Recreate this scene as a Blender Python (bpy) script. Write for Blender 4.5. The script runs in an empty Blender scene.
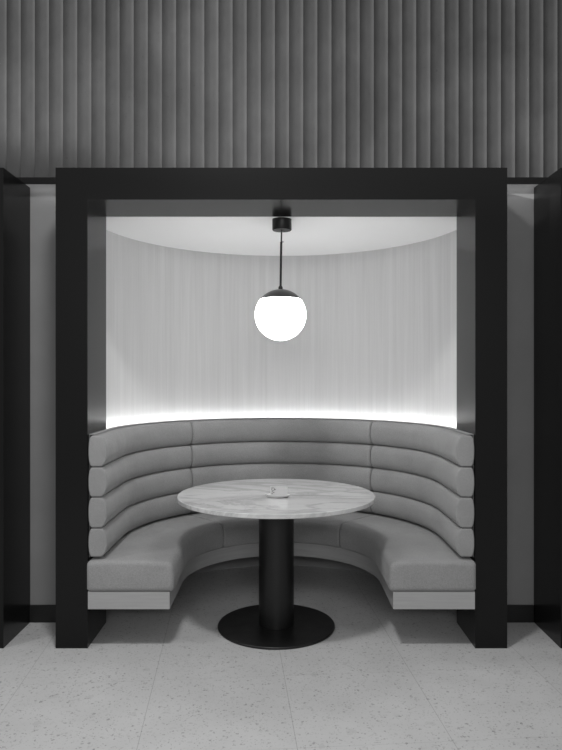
import bpy, bmesh, math, random
from math import pi, sin, cos, radians, sqrt
from mathutils import Vector, Matrix

random.seed(4)
scn = bpy.context.scene
COL = scn.collection

# ------------------------------------------------------------------ helpers
def link(name, bm, mat, parent=None, smooth=False):
    me = bpy.data.meshes.new(name)
    bmesh.ops.recalc_face_normals(bm, faces=bm.faces)
    bm.to_mesh(me); bm.free()
    if smooth:
        for p in me.polygons: p.use_smooth = True
        if hasattr(me, 'set_sharp_from_angle'):
            me.set_sharp_from_angle(angle=radians(38))
    me.materials.append(mat)
    o = bpy.data.objects.new(name, me)
    COL.objects.link(o)
    if parent is not None:
        o.parent = parent
        o.matrix_parent_inverse = Matrix.Translation(-parent.location)
    return o

def empty(name, loc):
    o = bpy.data.objects.new(name, None); COL.objects.link(o)
    o.location = loc; o.empty_display_size = 0.05
    return o

def tag(o, label, cat, group=None):
    o['label'] = label; o['category'] = cat
    if group: o['group'] = group
    return o

def struct(o):
    o['kind'] = 'structure'; return o

def box(bm, x0, x1, y0, y1, z0, z1):
    v = [bm.verts.new(p) for p in ((x0,y0,z0),(x1,y0,z0),(x1,y1,z0),(x0,y1,z0),
                                   (x0,y0,z1),(x1,y0,z1),(x1,y1,z1),(x0,y1,z1))]
    for f in ((0,1,2,3),(7,6,5,4),(0,4,5,1),(1,5,6,2),(2,6,7,3),(3,7,4,0)):
        bm.faces.new([v[i] for i in f])
    return bm

def boxo(name, x0, x1, y0, y1, z0, z1, mat, parent=None, bevel=0.0):
    o = link(name, box(bmesh.new(), x0, x1, y0, y1, z0, z1), mat, parent)
    if bevel:
        m = o.modifiers.new('bevel', 'BEVEL'); m.width = bevel; m.segments = 2
    return o

def lathe(bm, prof, cx, cy, n=96):
    """prof: (r, z) from bottom to top; r == 0 closes to a point."""
    rings = []
    for r, z in prof:
        if r < 1e-6:
            rings.append([bm.verts.new((cx, cy, z))])
        else:
            rings.append([bm.verts.new((cx + r*cos(2*pi*i/n), cy + r*sin(2*pi*i/n), z)) for i in range(n)])
    for a, b in zip(rings[:-1], rings[1:]):
        for i in range(n):
            j = (i+1) % n
            if len(a) == 1: bm.faces.new((a[0], b[i], b[j]))
            elif len(b) == 1: bm.faces.new((a[i], a[j], b[0]))
            else: bm.faces.new((a[i], a[j], b[j], b[i]))
    return bm

# ------------------------------------------------------------------ materials
def mat_new(name):
    m = bpy.data.materials.new(name); m.use_nodes = True
    nt = m.node_tree
    return m, nt, nt.nodes['Principled BSDF']

def N(nt, t, **kw):
    n = nt.nodes.new(t)
    for k, v in kw.items(): setattr(n, k, v)
    return n

def grey(v): return (v, v, v, 1)

def coords(nt, scale=(1,1,1), rot=(0,0,0), loc=(0,0,0)):
    tc = N(nt, 'ShaderNodeTexCoord'); mp = N(nt, 'ShaderNodeMapping')
    mp.inputs['Scale'].default_value = scale
    mp.inputs['Rotation'].default_value = rot
    mp.inputs['Location'].default_value = loc
    nt.links.new(tc.outputs['Object'], mp.inputs['Vector'])
    return mp.outputs['Vector']

def noise(nt, vec, scale, detail=4, rough=0.5, dist=0.0):
    n = N(nt, 'ShaderNodeTexNoise')
    n.inputs['Scale'].default_value = scale; n.inputs['Detail'].default_value = detail
    n.inputs['Roughness'].default_value = rough; n.inputs['Distortion'].default_value = dist
    nt.links.new(vec, n.inputs['Vector'])
    return n.outputs['Fac']

def ramp(nt, fac, stops, interp='LINEAR'):
    r = N(nt, 'ShaderNodeValToRGB'); cr = r.color_ramp; cr.interpolation = interp
    while len(cr.elements) < len(stops): cr.elements.new(0.5)
    for e, (p, v) in zip(cr.elements, stops):
        e.position = p; e.color = grey(v)
    nt.links.new(fac, r.inputs['Fac'])
    return r.outputs['Color']

def mixc(nt, a, b, fac, mode='MIX'):
    m = N(nt, 'ShaderNodeMix', data_type='RGBA', blend_type=mode)
    for sock, val in ((m.inputs['Factor'], fac), (m.inputs['A'], a), (m.inputs['B'], b)):
        pass
    def put(idx, val):
        s = m.inputs[idx]
        if hasattr(val, 'is_output') or isinstance(val, bpy.types.NodeSocket): nt.links.new(val, s)
        else: s.default_value = val
    put(0, fac); put(6, a); put(7, b)
    return m.outputs[2]

def bump(nt, p, height, strength, dist):
    b = N(nt, 'ShaderNodeBump')
    b.inputs['Strength'].default_value = strength; b.inputs['Distance'].default_value = dist
    nt.links.new(height, b.inputs['Height'])
    nt.links.new(b.outputs['Normal'], p.inputs['Normal'])
    return b

def plain(name, v, rough=0.5, spec=0.5, metal=0.0):
    m, nt, p = mat_new(name)
    p.inputs['Base Color'].default_value = grey(v)
    p.inputs['Roughness'].default_value = rough
    p.inputs['Specular IOR Level'].default_value = spec
    p.inputs['Metallic'].default_value = metal
    return m

# black satin lacquer of the portal frames
M_FRAME, nt, p = mat_new('black_satin_lacquer')
v = coords(nt)
p.inputs['Base Color'].default_value = grey(0.006)
p.inputs['Roughness'].default_value = 0.22
p.inputs['Specular IOR Level'].default_value = 0.22

M_BLACK = plain('black_skirting', 0.010, 0.45, 0.35)
M_TOE = plain('dark_grey_recess', 0.25, 0.6, 0.3)
M_METAL, nt, p = mat_new('black_powder_coat')
v = coords(nt)
p.inputs['Base Color'].default_value = grey(0.008)
nt.links.new(ramp(nt, noise(nt, v, 14.0, 3), [(0.3, 0.34), (0.7, 0.42)]), p.inputs['Roughness'])
p.inputs['Specular IOR Level'].default_value = 0.38

# concrete scallops
M_CONC, nt, p = mat_new('scalloped_concrete')
v = coords(nt)
big = ramp(nt, noise(nt, v, 1.6, 4, 0.55), [(0.25, 0.038), (0.75, 0.070)])
mott = ramp(nt, noise(nt, coords(nt, (1, 1, 0.55)), 14, 5, 0.6), [(0.2, 0.82), (0.75, 1.08)])
c = mixc(nt, big, mott, 1.0, 'MULTIPLY')
pit = ramp(nt, noise(nt, coords(nt, (1, 1, 1.2)), 60, 2, 0.5), [(0.22, 0.72), (0.30, 1.0)])
c = mixc(nt, c, pit, 1.0, 'MULTIPLY')
nt.links.new(c, p.inputs['Base Color'])
p.inputs['Roughness'].default_value = 0.85; p.inputs['Specular IOR Level'].default_value = 0.2
bump(nt, p, noise(nt, v, 30, 5, 0.6), 0.25, 0.004)

# painted plaster strips
M_PLASTER, nt, p = mat_new('grey_plaster')
nt.links.new(ramp(nt, noise(nt, coords(nt), 4, 4), [(0.3, 0.20), (0.7, 0.225)]), p.inputs['Base Color'])
p.inputs['Roughness'].default_value = 0.8; p.inputs['Specular IOR Level'].default_value = 0.2
M_SOFFIT = plain('white_soffit', 0.7, 0.8, 0.2)

# niche wall, fine vertical grain
M_NICHE, nt, p = mat_new('pale_vertical_veneer')
g1 = ramp(nt, noise(nt, coords(nt, (1, 1, 0.03)), 18, 4, 0.6), [(0.25, 0.92), (0.75, 1.05)])
g2 = ramp(nt, noise(nt, coords(nt, (1, 1, 0.02), loc=(3, 1, 0)), 70, 3, 0.6), [(0.25, 0.94), (0.75, 1.04)])
c = mixc(nt, g1, g2, 1.0, 'MULTIPLY')
c = mixc(nt, c, grey(0.59), 1.0, 'MULTIPLY')
nt.links.new(c, p.inputs['Base Color'])
p.inputs['Roughness'].default_value = 0.6; p.inputs['Specular IOR Level'].default_value = 0.25
M_CEIL = plain('white_ceiling_paint', 0.93, 0.8, 0.2)

# fabric
def fabric(name, base):
    m, nt, p = mat_new(name)
    v = coords(nt)
    soft = ramp(nt, noise(nt, v, 5, 4, 0.55), [(0.25, base*0.90), (0.75, base*1.08)])
    weave = noise(nt, v, 230, 3, 0.7)
    fine = ramp(nt, weave, [(0.3, 0.80), (0.7, 1.18)])
    nt.links.new(mixc(nt, soft, fine, 1.0, 'MULTIPLY'), p.inputs['Base Color'])
    p.inputs['Roughness'].default_value = 0.85; p.inputs['Specular IOR Level'].default_value = 0.2
    p.inputs['Sheen Weight'].default_value = 0.15
    p.inputs['Sheen Roughness'].default_value = 0.5
    b1 = bump(nt, p, weave, 0.25, 0.0015)
    b2 = N(nt, 'ShaderNodeBump'); b2.inputs['Strength'].default_value = 0.35; b2.inputs['Distance'].default_value = 0.012
    nt.links.new(noise(nt, v, 9, 3, 0.5), b2.inputs['Height'])
    nt.links.new(b2.outputs['Normal'], b1.inputs['Normal'])
    return m
M_FAB = fabric('grey_wool_upholstery', 0.262)

M_WOOD, nt, p = mat_new('pale_veneer_plinth')
g = ramp(nt, noise(nt, coords(nt, (0.6, 0.6, 14)), 6, 4, 0.6), [(0.25, 0.88), (0.75, 1.08)])
nt.links.new(mixc(nt, g, grey(0.335), 1.0, 'MULTIPLY'), p.inputs['Base Color'])
p.inputs['Roughness'].default_value = 0.55; p.inputs['Specular IOR Level'].default_value = 0.3

# marble
M_MARB, nt, p = mat_new('pale_polished_marble')
v = coords(nt, (0.55, 1.5, 1.0), (0, 0, 0.12))
cloud = ramp(nt, noise(nt, v, 3.0, 6, 0.6, 0.5), [(0.25, 0.91), (0.7, 1.03)])
n1 = noise(nt, v, 2.1, 7, 0.62, 1.1)
vein = ramp(nt, n1, [(0.455, 1.0), (0.492, 0.70), (0.515, 0.80), (0.56, 1.0)])
n2 = noise(nt, coords(nt, (0.5, 1.7, 1), (0, 0, -0.2), (4, 2, 0)), 5.0, 6, 0.6, 0.8)
vein2 = ramp(nt, n2, [(0.48, 1.0), (0.50, 0.84), (0.52, 1.0)])
c = mixc(nt, cloud, vein, 0.8, 'MULTIPLY'); c = mixc(nt, c, vein2, 0.8, 'MULTIPLY')
c = mixc(nt, c, grey(0.60), 1.0, 'MULTIPLY')
nt.links.new(c, p.inputs['Base Color'])
p.inputs['Roughness'].default_value = 0.03; p.inputs['Specular IOR Level'].default_value = 0.75

# terrazzo floor tiles, 0.6 m, turned 4.45 degrees
A = radians(4.45)
M_FLOOR, nt, p = mat_new('terrazzo_tiles')
tc = N(nt, 'ShaderNodeTexCoord')
mp = N(nt, 'ShaderNodeMapping', vector_type='TEXTURE')
U0, V0 = 0.2515, 2.463
# texture space origin on a joint crossing
mp.inputs['Rotation'].default_value = (0, 0, A)
mp.inputs['Location'].default_value = (cos(A)*U0 - sin(A)*V0, sin(A)*U0 + cos(A)*V0, 0)
nt.links.new(tc.outputs['Object'], mp.inputs['Vector'])
tv = mp.outputs['Vector']
sep = N(nt, 'ShaderNodeSeparateXYZ'); nt.links.new(tv, sep.inputs[0])
def math_(op, a, b=None):
    n = N(nt, 'ShaderNodeMath', operation=op)
    for i, x in enumerate((a, b)):
        if x is None: continue
        if isinstance(x, (int, float)): n.inputs[i].default_value = x
        else: nt.links.new(x, n.inputs[i])
    return n.outputs[0]
def joint(sock):
    t = math_('DIVIDE', sock, 0.602)
    fr = math_('ABSOLUTE', math_('SUBTRACT', t, math_('ROUND', t)))
    return math_('LESS_THAN', math_('MULTIPLY', fr, 0.602), 0.0013)
jt = math_('MAXIMUM', joint(sep.outputs['X']), math_('MULTIPLY', joint(sep.outputs['Y']), 0.45))
wn = N(nt, 'ShaderNodeTexWhiteNoise', noise_dimensions='2D')
fl = N(nt, 'ShaderNodeVectorMath', operation='FLOOR')
dv = N(nt, 'ShaderNodeVectorMath', operation='SCALE'); dv.inputs['Scale'].default_value = 1/0.602
nt.links.new(tv, dv.inputs[0]); nt.links.new(dv.outputs[0], fl.inputs[0]); nt.links.new(fl.outputs[0], wn.inputs['Vector'])
tile_tone = ramp(nt, wn.outputs['Value'], [(0.0, 0.988), (1.0, 1.012)])
cloud = ramp(nt, noise(nt, tv, 5, 4), [(0.3, 0.95), (0.7, 1.04)])
c = mixc(nt, tile_tone, cloud, 1.0, 'MULTIPLY')
def flecks(scale, thr, dark, dist):
    vo = N(nt, 'ShaderNodeTexVoronoi', feature='F1'); vo.inputs['Scale'].default_value = scale
    vo.inputs['Randomness'].default_value = 1.0
    nz = N(nt, 'ShaderNodeTexNoise'); nz.inputs['Scale'].default_value = scale*1.3; nz.inputs['Detail'].default_value = 2
    nt.links.new(tv, nz.inputs['Vector'])
    mx = N(nt, 'ShaderNodeVectorMath', operation='MULTIPLY_ADD')
    mx.inputs[1].default_value = (dist, dist, 0)
    nt.links.new(nz.outputs['Color'], mx.inputs[0]); nt.links.new(tv, mx.inputs[2])
    nt.links.new(mx.outputs[0], vo.inputs['Vector'])
    sc_ = N(nt, 'ShaderNodeSeparateColor'); nt.links.new(vo.outputs['Color'], sc_.inputs[0])
    keep = math_('GREATER_THAN', sc_.outputs[0], thr)
    size = math_('MULTIPLY', sc_.outputs[1], 0.40)
    size = math_('ADD', size, 0.10)
    inside = math_('LESS_THAN', vo.outputs['Distance'], size)
    f = math_('MULTIPLY', keep, inside)
    dk = math_('MULTIPLY', f, math_('ADD', math_('MULTIPLY', sc_.outputs[2], dark*0.7), dark*0.3))
    return math_('SUBTRACT', 1.0, dk)
def mulv(c, f):
    m = N(nt, 'ShaderNodeVectorMath', operation='SCALE')
    nt.links.new(c, m.inputs[0]); nt.links.new(f, m.inputs['Scale']); return m.outputs[0]
c = mulv(c, flecks(76, 0.64, 0.40, 0.022))
c = mulv(c, flecks(160, 0.70, 0.42, 0.010))
c = mulv(c, flecks(24, 0.86, 0.10, 0.050))
c = mulv(c, math_('SUBTRACT', 1.0, math_('MULTIPLY', jt, 0.34)))
fb = N(nt, 'ShaderNodeVectorMath', operation='SCALE'); fb.inputs['Scale'].default_value = 0.50
nt.links.new(c, fb.inputs[0])
nt.links.new(fb.outputs[0], p.inputs['Base Color'])
p.inputs['Roughness'].default_value = 0.45; p.inputs['Specular IOR Level'].default_value = 0.35

def emitter(name, v, strength):
    m, nt, p = mat_new(name)
    p.inputs['Base Color'].default_value = grey(0.8)
    p.inputs['Emission Color'].default_value = grey(v)
    p.inputs['Emission Strength'].default_value = strength
    return m
M_GLOBE = emitter('opal_glass_glowing', 1.0, 13.0)
M_COVE = emitter('cove_light_glow', 1.0, 5.5)
M_TRIM = plain('matt_black_trim', 0.006, 0.6, 0.12)
M_LED = emitter('light_strip_glow', 1.0, 24.0)
M_CAP = plain('dark_bronze_cap', 0.035, 0.38, 0.45)
M_CARD = plain('white_card', 0.52, 0.6, 0.3)
M_DISH = plain('white_ceramic', 0.60, 0.2, 0.5)
M_INK = plain('grey_ink', 0.16, 0.7, 0.2)

# ------------------------------------------------------------------ plan dimensions (metres, camera at x=0 y=0 z=1.4 looking along +y)
YF, YB = 3.384, 3.744          # front and rear of the portal frame
IN, OUT = 1.000, 1.1650        # half widths of the opening and of the frame
ZI, ZO = 2.315, 2.480          # soffit and top of the frame
YW = 3.750                     # face of the plaster strips
CD = 3.79                      # centre of the curved seating
WC, WR = 3.845, 1.113          # centre and radius of the curved niche wall

# ------------------------------------------------------------------ the setting
bm = bmesh.new(); box(bm, -4.5, 4.5, -2.5, 5.3, -0.10, 0.0)
struct(link('floor', bm, M_FLOOR))

for side, s in (('left', -1), ('right', 1)):
    x0, x1 = sorted((s*1.06, s*4.5))
    struct(boxo('wall_'+side, x0, x1, YW, YW+0.10, 0.0, ZO+0.022, M_PLASTER))
    x0, x1 = sorted((s*1.166, s*1.4395))
    struct(boxo('baseboard_'+side, x0, x1, YW-0.012, YW, 0.0, 0.099, M_BLACK, bevel=0.002))

# curved niche wall (a shell with thickness)
def arc_shell(bm, cy, r0, r1, a0, a1, z0, z1, n=120):
    prev = None
    for i in range(n+1):
        t = a0 + (a1-a0)*i/n
        q = [bm.verts.new((-r*cos(t), cy + r*sin(t), z)) for r, z in ((r0,z0),(r1,z0),(r1,z1),(r0,z1))]
        if prev:
            for k in range(4):
                bm.faces.new((prev[k], prev[(k+1)%4], q[(k+1)%4], q[k]))
        else: bm.faces.new(q)
        prev = q
    bm.faces.new(prev)
    return bm
a_end = math.asin((WC-(YB+0.004))/WR)
o = link('wall_niche', arc_shell(bmesh.new(), WC, WR, WR+0.08, -a_end, pi+a_end, 0.0, 2.36), M_NICHE, smooth=True)
struct(o)
# niche ceiling: half disc, its plane continues the frame's soffit
bm = bmesh.new(); lo, hi = [], []
pts = [(-WR*cos(-a_end + (pi+2*a_end)*i/96), WC + WR*sin(-a_end + (pi+2*a_end)*i/96)) for i in range(97)]
pts = [(x*0.9995, y) for x, y in pts]
for x, y in pts: lo.append(bm.verts.new((x, y, ZI))); hi.append(bm.verts.new((x, y, ZI+0.05)))
bm.faces.new(lo); bm.faces.new(hi[::-1])
for i in range(len(pts)):
    j = (i+1) % len(pts); bm.faces.new((lo[i], hi[i], hi[j], lo[j]))
struct(link('ceiling', bm, M_CEIL))

# scalloped upper wall with black lower trim and pale soffit
PITCH, X0, DEPTH = 0.07928, -1.5427, 0.0108
k0, k1 = -37, 76
prof = []
NS = 24
for k in range(k0, k1):
    xa = X0 + k*PITCH
    for i in range(NS):
        u = -1 + 2*i/NS
        x = PITCH/2*math.copysign(abs(u)**0.7, u)
        d = DEPTH*(1 - abs(2*x/PITCH)**(1.9 if u < 0 else 4.8))   # gentle on the left, steep lip on the right
        prof.append((xa + PITCH/2 + x, 3.682 + d))
prof.append((X0 + k1*PITCH, 3.682))
bm = bmesh.new()
fb_, ft_ = [], []
for x, y in prof: fb_.append(bm.verts.new((x, y, 2.519))); ft_.append(bm.verts.new((x, y, 4.2)))
rb = [bm.verts.new((prof[-1][0], 3.85, 2.519)), bm.verts.new((prof[0][0], 3.85, 2.519))]
rt = [bm.verts.new((prof[-1][0], 3.85, 4.2)), bm.verts.new((prof[0][0], 3.85, 4.2))]
B_, T_ = fb_+rb, ft_+rt
for i in range(len(B_)):
    j = (i+1) % len(B_); bm.faces.new((B_[i], B_[j], T_[j], T_[i]))
bm.faces.new(B_); bm.faces.new(T_)
o = link('wall_upper', bm, M_CONC)
for q in o.data.polygons: q.use_smooth = True
o.data.set_sharp_from_angle(angle=radians(40))
struct(o)
struct(boxo('trim_1', -4.45, 4.45, 3.676, 3.6815, ZO+0.0015, 2.519, M_TRIM))
struct(boxo('trim_2', -4.45, 4.45, 3.682, 3.85, ZO+0.0225, 2.5185, M_SOFFIT))
struct(boxo('trim_3', -4.45, 4.45, 3.682, 3.685, ZO+0.006, ZO+0.018, M_COVE))      # cove light strip on the back of the black trim

# ------------------------------------------------------------------ portal frames
def portal(cx, label):
    t = tag(empty('portal_frame', (cx, YF, 0)), label, 'frame', 'black portal frames')
    boxo('post', cx-OUT, cx-IN, YF, YB, 0.0, ZI, M_FRAME, t)
    boxo('post', cx+IN, cx+OUT, YF, YB, 0.0, ZI, M_FRAME, t)
    boxo('lintel', cx-OUT, cx+OUT, YF, YB, ZI, ZO, M_FRAME, t)
    return t
portal(0.0, 'wide black portal frame around the lit curved booth')
STEP = 1.441 + OUT
portal(-STEP + 0.007, 'black frame cut off by the left edge of the picture')
portal(STEP, 'black frame cut off by the right edge of the picture')

# ------------------------------------------------------------------ banquette
bq = tag(empty('banquette', (0, 4.55, 0)), 'curved grey upholstered banquette with rolled channel back inside the black frame', 'banquette')

def station(kind, t):
    """origin, outward direction, tangent (towards increasing station)"""
    if kind == 'L': return Vector((0, t, 0)), Vector((-1, 0, 0)), Vector((0, 1, 0))
    if kind == 'R': return Vector((0, t, 0)), Vector((1, 0, 0)), Vector((0, -1, 0))
    return Vector((0, CD, 0)), Vector((-cos(t), sin(t), 0)), Vector((sin(t), cos(t), 0))

def sweep(stations, prof, rm, round_a=0.0, round_b=0.0, seg=5, bulge=None):
    """sweep a closed (r, z) profile along stations; round_* rolls the ends over"""
    cr = (min(q[0] for q in prof)+max(q[0] for q in prof))/2
    cz = (min(q[1] for q in prof)+max(q[1] for q in prof))/2
    hw = max(q[0] for q in prof)-cr; hh = max(q[1] for q in prof)-cz
    rings = []
    def add(st, shift, ins):
        o, d, tg = station(*st)
        r = []
        for a, z in prof:
            a2 = cr + (a-cr)*(hw-ins)/hw; z2 = cz + (z-cz)*(hh-ins)/hh
            P = o + d*a2 + tg*shift; P.z = z2
            r.append(P)
        rings.append(r)
    for k in range(seg):
        if round_a:
            th = pi/2*k/seg
            add(stations[0], round_a*(1-cos(th)), round_a*(1-sin(th)))
    for i, st in enumerate(stations):
        sh = 0.0
        if i == 0 and round_a: sh = round_a
        if i == len(stations)-1 and round_b: sh = -round_b
        add(st, sh, 0.0)
    for k in range(seg-1, -1, -1):
        if round_b:
            th = pi/2*k/seg
            add(stations[-1], -round_b*(1-cos(th)), round_b*(1-sin(th)))
    bm = bmesh.new()
    V = [[bm.verts.new(P) for P in r] for r in rings]
    n = len(prof)
    for a, b in zip(V[:-1], V[1:]):
        for i in range(n):
            j = (i+1) % n; bm.faces.new((a[i], a[j], b[j], b[i]))
    bm.faces.new(V[0]); bm.faces.new(V[-1])
    return bm

SEAM = radians(48)
def section_stations(y0):
    nl = 14; na = 22
    lft = [('L', y0 + (CD-y0)*i/nl) for i in range(nl)] + [('A', SEAM*i/na) for i in range(na+1)]
    mid = [('A', SEAM+0.007 + (pi-2*SEAM-0.014)*i/40) for i in range(41)]
    rgt = [('A', pi-SEAM + SEAM*i/na) for i in range(na+1)] + [('R', CD + (y0-CD)*i/nl) for i in range(1, nl+1)]
    return lft, mid, rgt

# seat cushions
def seat_profile():
    r0, r1, z0, z1 = 0.552, 0.9975, 0.3025, 0.456
    pts = [(r0+0.012, z0), (r0+0.003, z0+0.006), (r0, z0+0.02)]
    for z in (z0+0.05, z0+0.08): pts.append((r0-0.002, z))
    R = 0.040
    for k in range(9):
        th = pi/2*k/8
        pts.append((r0 + R - R*cos(th), z1-R + R*sin(th)))
    for f in (0.2, 0.4, 0.6, 0.8): pts.append((r0+R + (r1-0.02-r0-R)*f, z1 + 0.004*sin(pi*f)))
    for k in range(5):
        th = pi/2*k/4
        pts.append((r1-0.02 + 0.02*sin(th), z1-0.02 + 0.02*cos(th)))
    pts += [(r1, z0+0.01), (r1-0.01, z0)]
    return pts
L_, M_, R_ = section_stations(3.346)
RF, RS = 0.024, 0.014
link('seat_cushion', sweep(L_, seat_profile(), 0.77, RF, RS), M_FAB, bq, True)
link('seat_cushion', sweep(M_, seat_profile(), 0.77, RS, RS), M_FAB, bq, True)
link('seat_cushion', sweep(R_, seat_profile(), 0.77, RS, RF), M_FAB, bq, True)

# rolled back cushions
ROLL_Z = (0.469, 0.6195, 0.779, 0.935, 1.098)
def roll_profile(z0, z1):
    cz = (z0+z1)/2; hp = (z1-z0)/2; hh = hp*1.06; cr = 0.955
    pts = []
    NN = 48
    for i in range(NN):
        th = 2*pi*i/NN
        c, s = cos(th), sin(th)
        n, hw = (2.3, 0.055) if c > 0 else (4.0, 0.0415)
        r = hw*math.copysign(abs(c)**(2/n), c); z = hh*math.copysign(abs(s)**(2/2.3), s)
        z = max(-hp+0.0024, min(hp-0.0024, z))
        pts.append((cr - r, cz + z))
    out = []
    for q in pts:                                   # drop duplicates on the flats
        if not out or (abs(q[0]-out[-1][0]) + abs(q[1]-out[-1][1])) > 1e-5: out.append(q)
    return out
L_, M_, R_ = section_stations(3.382)
for z0, z1 in zip(ROLL_Z[:-1], ROLL_Z[1:]):
    pr = roll_profile(z0, z1)
    link('back_roll', sweep(L_, pr, 0.945, 0.008, 0.014), M_FAB, bq, True)
    link('back_roll', sweep(M_, pr, 0.945, 0.016, 0.016), M_FAB, bq, True)
    link('back_roll', sweep(R_, pr, 0.945, 0.014, 0.008), M_FAB, bq, True)

# back shell behind the rolls
def rect_prof(r0, r1, z0, z1): return [(r0, z0), (r1, z0), (r1, z1), (r0, z1)]
def all_st(y0):
    a, b, c = section_stations(y0); return a + b[1:] + c[1:]
link('back_shell', sweep(all_st(3.41), [(0.9975, 0.462), (0.9990, 0.462), (0.9990, 1.1015), (0.9975, 1.1035), (0.972, 1.1035), (0.970, 1.102), (0.970, 1.0992), (0.9975, 1.0992)], 0.985), M_FAB, bq, True)
# pale veneer plinth
pl = link('plinth', sweep(all_st(3.356), rect_prof(0.572, 0.990, 0.2120, 0.3015), 0.78), M_WOOD, bq, True)
pl['label'] = 'pale veneer plinth under the grey seat'
# recessed black support
tk = link('toe_kick', arc_shell(bmesh.new(), WC, 1.03, 1.06, radians(14), radians(166), 0.0, 0.212, 80), M_TOE, bq, True)
tk['label'] = 'recessed black support under the plinth'
# light strip between back and wall
ls = link('light_strip', arc_shell(bmesh.new(), WC, 1.066, 1.081, radians(0), radians(180), 1.0705, 1.072, 100), M_LED, bq)
ls['label'] = 'glowing light strip behind the top of the back'
link('strip_shelf', arc_shell(bmesh.new(), WC, 1.004, 1.110, radians(-1), radians(181), 1.04, 1.070, 100), M_BLACK, bq)

# ------------------------------------------------------------------ table
TX, TY = -0.0285, 3.69
tb = tag(empty('table', (TX, TY, 0)), 'round pale marble table on a black column and disc base', 'table')
bm = bmesh.new(); R = 0.5525
lathe(bm, [(0, 0.7195), (0.50, 0.7195), (R-0.003, 0.7195), (R, 0.7225), (R, 0.7400), (R-0.003, 0.743), (0.5, 0.743), (0, 0.743)], TX, TY, 160)
link('tabletop', bm, M_MARB, tb, True)
bm = bmesh.new(); lathe(bm, [(0, 0.0), (0.325, 0.0), (0.328, 0.003), (0.328, 0.010), (0.3255, 0.013), (0.15, 0.0135), (0, 0.0135)], TX, TY, 128)
link('base', bm, M_METAL, tb, True)
bm = bmesh.new(); lathe(bm, [(0, 0.0138), (0.0975, 0.0138), (0.0985, 0.015), (0.0985, 0.719), (0, 0.719)], TX, TY, 96)
link('column', bm, M_METAL, tb, True)

# ------------------------------------------------------------------ pendant lamp
PX, PY, GZ, GR = -0.005, 3.808, 1.760, 0.1480
pd = tag(empty('pendant_lamp', (PX, PY, ZI)), 'glowing white globe pendant lamp with dark cap hanging over the marble table', 'lamp')
bm = bmesh.new(); lathe(bm, [(0, ZI-0.064), (0.053, ZI-0.064), (0.056, ZI-0.060), (0.056, ZI-0.0005), (0, ZI-0.0005)], PX+0.008, PY, 64)
link('ceiling_cup', bm, M_METAL, pd, True)
def tube(bm, a, b, r, n=16):
    a, b = Vector(a), Vector(b); d = (b-a).normalized()
    u = d.orthogonal().normalized(); w = d.cross(u)
    va = [bm.verts.new(a + (u*cos(2*pi*i/n) + w*sin(2*pi*i/n))*r) for i in range(n)]
    vb = [bm.verts.new(b + (u*cos(2*pi*i/n) + w*sin(2*pi*i/n))*r) for i in range(n)]
    for i in range(n):
        j = (i+1) % n; bm.faces.new((va[i], va[j], vb[j], vb[i]))
    bm.faces.new(va[::-1]); bm.faces.new(vb)
    return bm
zk = 1.4 + (377-242)*PY/655
link('cord', tube(bmesh.new(), (PX+0.007, PY, ZI-0.063), (PX+0.004, PY, zk), 0.0042), M_METAL, pd, True)
link('stem', tube(bmesh.new(), (PX+0.004, PY, zk-0.001), (PX, PY, GZ+GR), 0.0065), M_METAL, pd, True)
link('cord_clip', tube(bmesh.new(), (PX+0.004, PY, zk-0.002), (PX+0.017, PY, zk), 0.0028, 10), M_METAL, pd, True)
bm = bmesh.new(); zc = 0.092
pr = [(0, GZ-GR)]
th0 = math.asin(zc/GR)
for i in range(1, 41):
    th = -pi/2 + (th0+pi/2)*i/40; pr.append((GR*cos(th), GZ + GR*sin(th)))
pr.append((0, GZ+zc))
lathe(bm, pr, PX, PY, 96)
g = link('globe', bm, M_GLOBE, pd, True); g['label'] = 'glowing white opal globe'
bm = bmesh.new(); Rc = GR+0.0015; pr = [(0, GZ+zc+0.0005), (GR*cos(th0), GZ+zc+0.0005), (Rc*cos(th0), GZ+zc-0.001)]
for i in range(1, 25):
    th = th0 + (pi/2-th0)*i/24; pr.append((Rc*cos(th) if i < 24 else 0, GZ + Rc*sin(th)))
lathe(bm, pr, PX, PY, 96)
link('cap', bm, M_CAP, pd, True)
bm = bmesh.new(); lathe(bm, [(0, GZ+GR), (0.013, GZ+GR), (0.013, GZ+GR+0.012), (0.009, GZ+GR+0.02), (0, GZ+GR+0.02)], PX, PY, 32)
link('collar', bm, M_METAL, pd, True)

# ------------------------------------------------------------------ dish and card on the table
ZT = 0.743
DX, DY = -0.022, 3.58
bm = bmesh.new()
def dish_ring(k, z, n=56):
    r = []
    for i in range(n):
        t = 2*pi*i/n
        x = 0.070*cos(t)*k; y = 0.038*sin(t)*k
        if cos(t) < 0: y *= (1 - 0.55*abs(cos(t))**1.5)          # the left end narrows to a lip
        r.append(bm.verts.new((DX + x, DY + y, ZT + z + (0.004*max(0, -cos(t))**2 if k > 0.8 else 0))))
    return r
rs = [dish_ring(0.60, 0.0005), dish_ring(0.72, 0.0015), dish_ring(0.95, 0.012), dish_ring(1.0, 0.0155), dish_ring(0.97, 0.016), dish_ring(0.72, 0.0055), dish_ring(0.6, 0.0045)]
for a, b in zip(rs[:-1], rs[1:]):
    for i in range(56):
        j = (i+1) % 56; bm.faces.new((a[i], a[j], b[j], b[i]))
bm.faces.new(rs[0]); bm.faces.new(rs[-1])
dish = link('dish', bm, M_DISH, None, True)
tag(dish, 'small white boat-shaped dish on the marble tabletop', 'dish')

card_y = DY - 0.004
cd = tag(empty('card', (-0.013, card_y, ZT)), 'upright plain white card standing in the small dish', 'card')
bm = bmesh.new(); box(bm, -0.0600, 0.0330, card_y-0.0008, card_y+0.0008, ZT+0.0062, ZT+0.060)
link('sheet', bm, M_CARD, cd)
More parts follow.
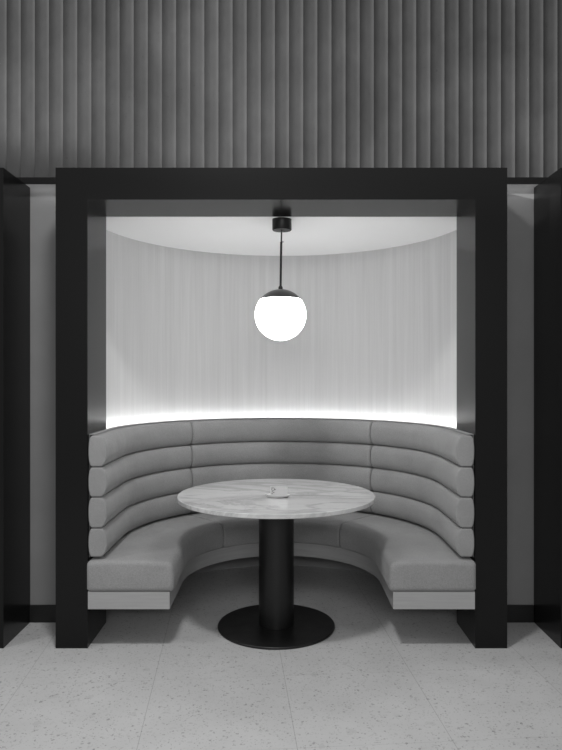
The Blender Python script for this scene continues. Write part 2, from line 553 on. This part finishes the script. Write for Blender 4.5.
# loose grey ring-and-dots print near its left edge
bm = bmesh.new()
def disc(cx, cz, r, r_in=0.0, n=20):
    y = card_y-0.0012
    a = [bm.verts.new((cx + r*cos(2*pi*i/n), y, cz + r*sin(2*pi*i/n))) for i in range(n)]
    if r_in:
        b = [bm.verts.new((cx + r_in*cos(2*pi*i/n), y, cz + r_in*sin(2*pi*i/n))) for i in range(n)]
        for i in range(n):
            j = (i+1) % n; bm.faces.new((a[i], a[j], b[j], b[i]))
    else: bm.faces.new(a)
disc(-0.0455, ZT+0.046, 0.009, 0.006); disc(-0.0355, ZT+0.044, 0.004)
disc(-0.0495, ZT+0.032, 0.003); disc(-0.0415, ZT+0.028, 0.0035); disc(-0.0505, ZT+0.022, 0.003)
link('print', bm, M_INK, cd)

# ------------------------------------------------------------------ light
w = bpy.data.worlds.new('world'); scn.world = w; w.use_nodes = True
w.node_tree.nodes['Background'].inputs['Color'].default_value = grey(1.0)
w.node_tree.nodes['Background'].inputs['Strength'].default_value = 0.32

def area(name, loc, size, size_y, power, target=None):
    l = bpy.data.lights.new(name, 'AREA'); l.shape = 'RECTANGLE'; l.size = size; l.size_y = size_y; l.energy = power
    o = bpy.data.objects.new(name, l); COL.objects.link(o); o.location = loc
    if target is not None:
        o.rotation_euler = (Vector(target)-Vector(loc)).to_track_quat('-Z', 'Y').to_euler()
    return o
for x, y, e in ((-3.4, 1.6, 30), (-0.40, 1.9, 54)):
    area('ceiling_downlight', (x, y, 3.7), 0.36, 0.24, e)
area('front_fill_light', (0.0, -2.5, 2.5), 3.0, 0.5, 72, (0, 3.5, 0.9))  # unseen fill added in front, standing in for the room's ambient light
l = bpy.data.lights.new('scallop_raking_spot', 'SPOT'); l.energy = 17000; l.spot_size = radians(6.8); l.spot_blend = 0.08; l.shadow_soft_size = 0.15  # distant unseen spot, added and its cone shaped to rake only the upper scallops
o = bpy.data.objects.new('scallop_raking_spot', l); COL.objects.link(o); o.location = (-14, -4, 6.0)
o.rotation_euler = (Vector((-0.6, 3.7, 3.42))-o.location).to_track_quat('-Z', 'Y').to_euler(); o.scale = (2.2, 1, 1)

# ------------------------------------------------------------------ camera
cam = bpy.data.cameras.new('camera'); co = bpy.data.objects.new('camera', cam); COL.objects.link(co)
co.location = (0, 0, 1.4); co.rotation_euler = (pi/2, 0, 0)
cam.sensor_fit = 'HORIZONTAL'; cam.sensor_width = 36.0; cam.lens = 36.0*656/562
cam.shift_y = 2/562; cam.shift_x = -0.4/562; cam.clip_start = 0.05
scn.camera = co
scn.view_settings.view_transform = 'Standard'
scn.view_settings.look = 'None'
scn.view_settings.exposure = 0.09
scn.view_settings.gamma = 1.0
scn.view_settings.use_curve_mapping = False
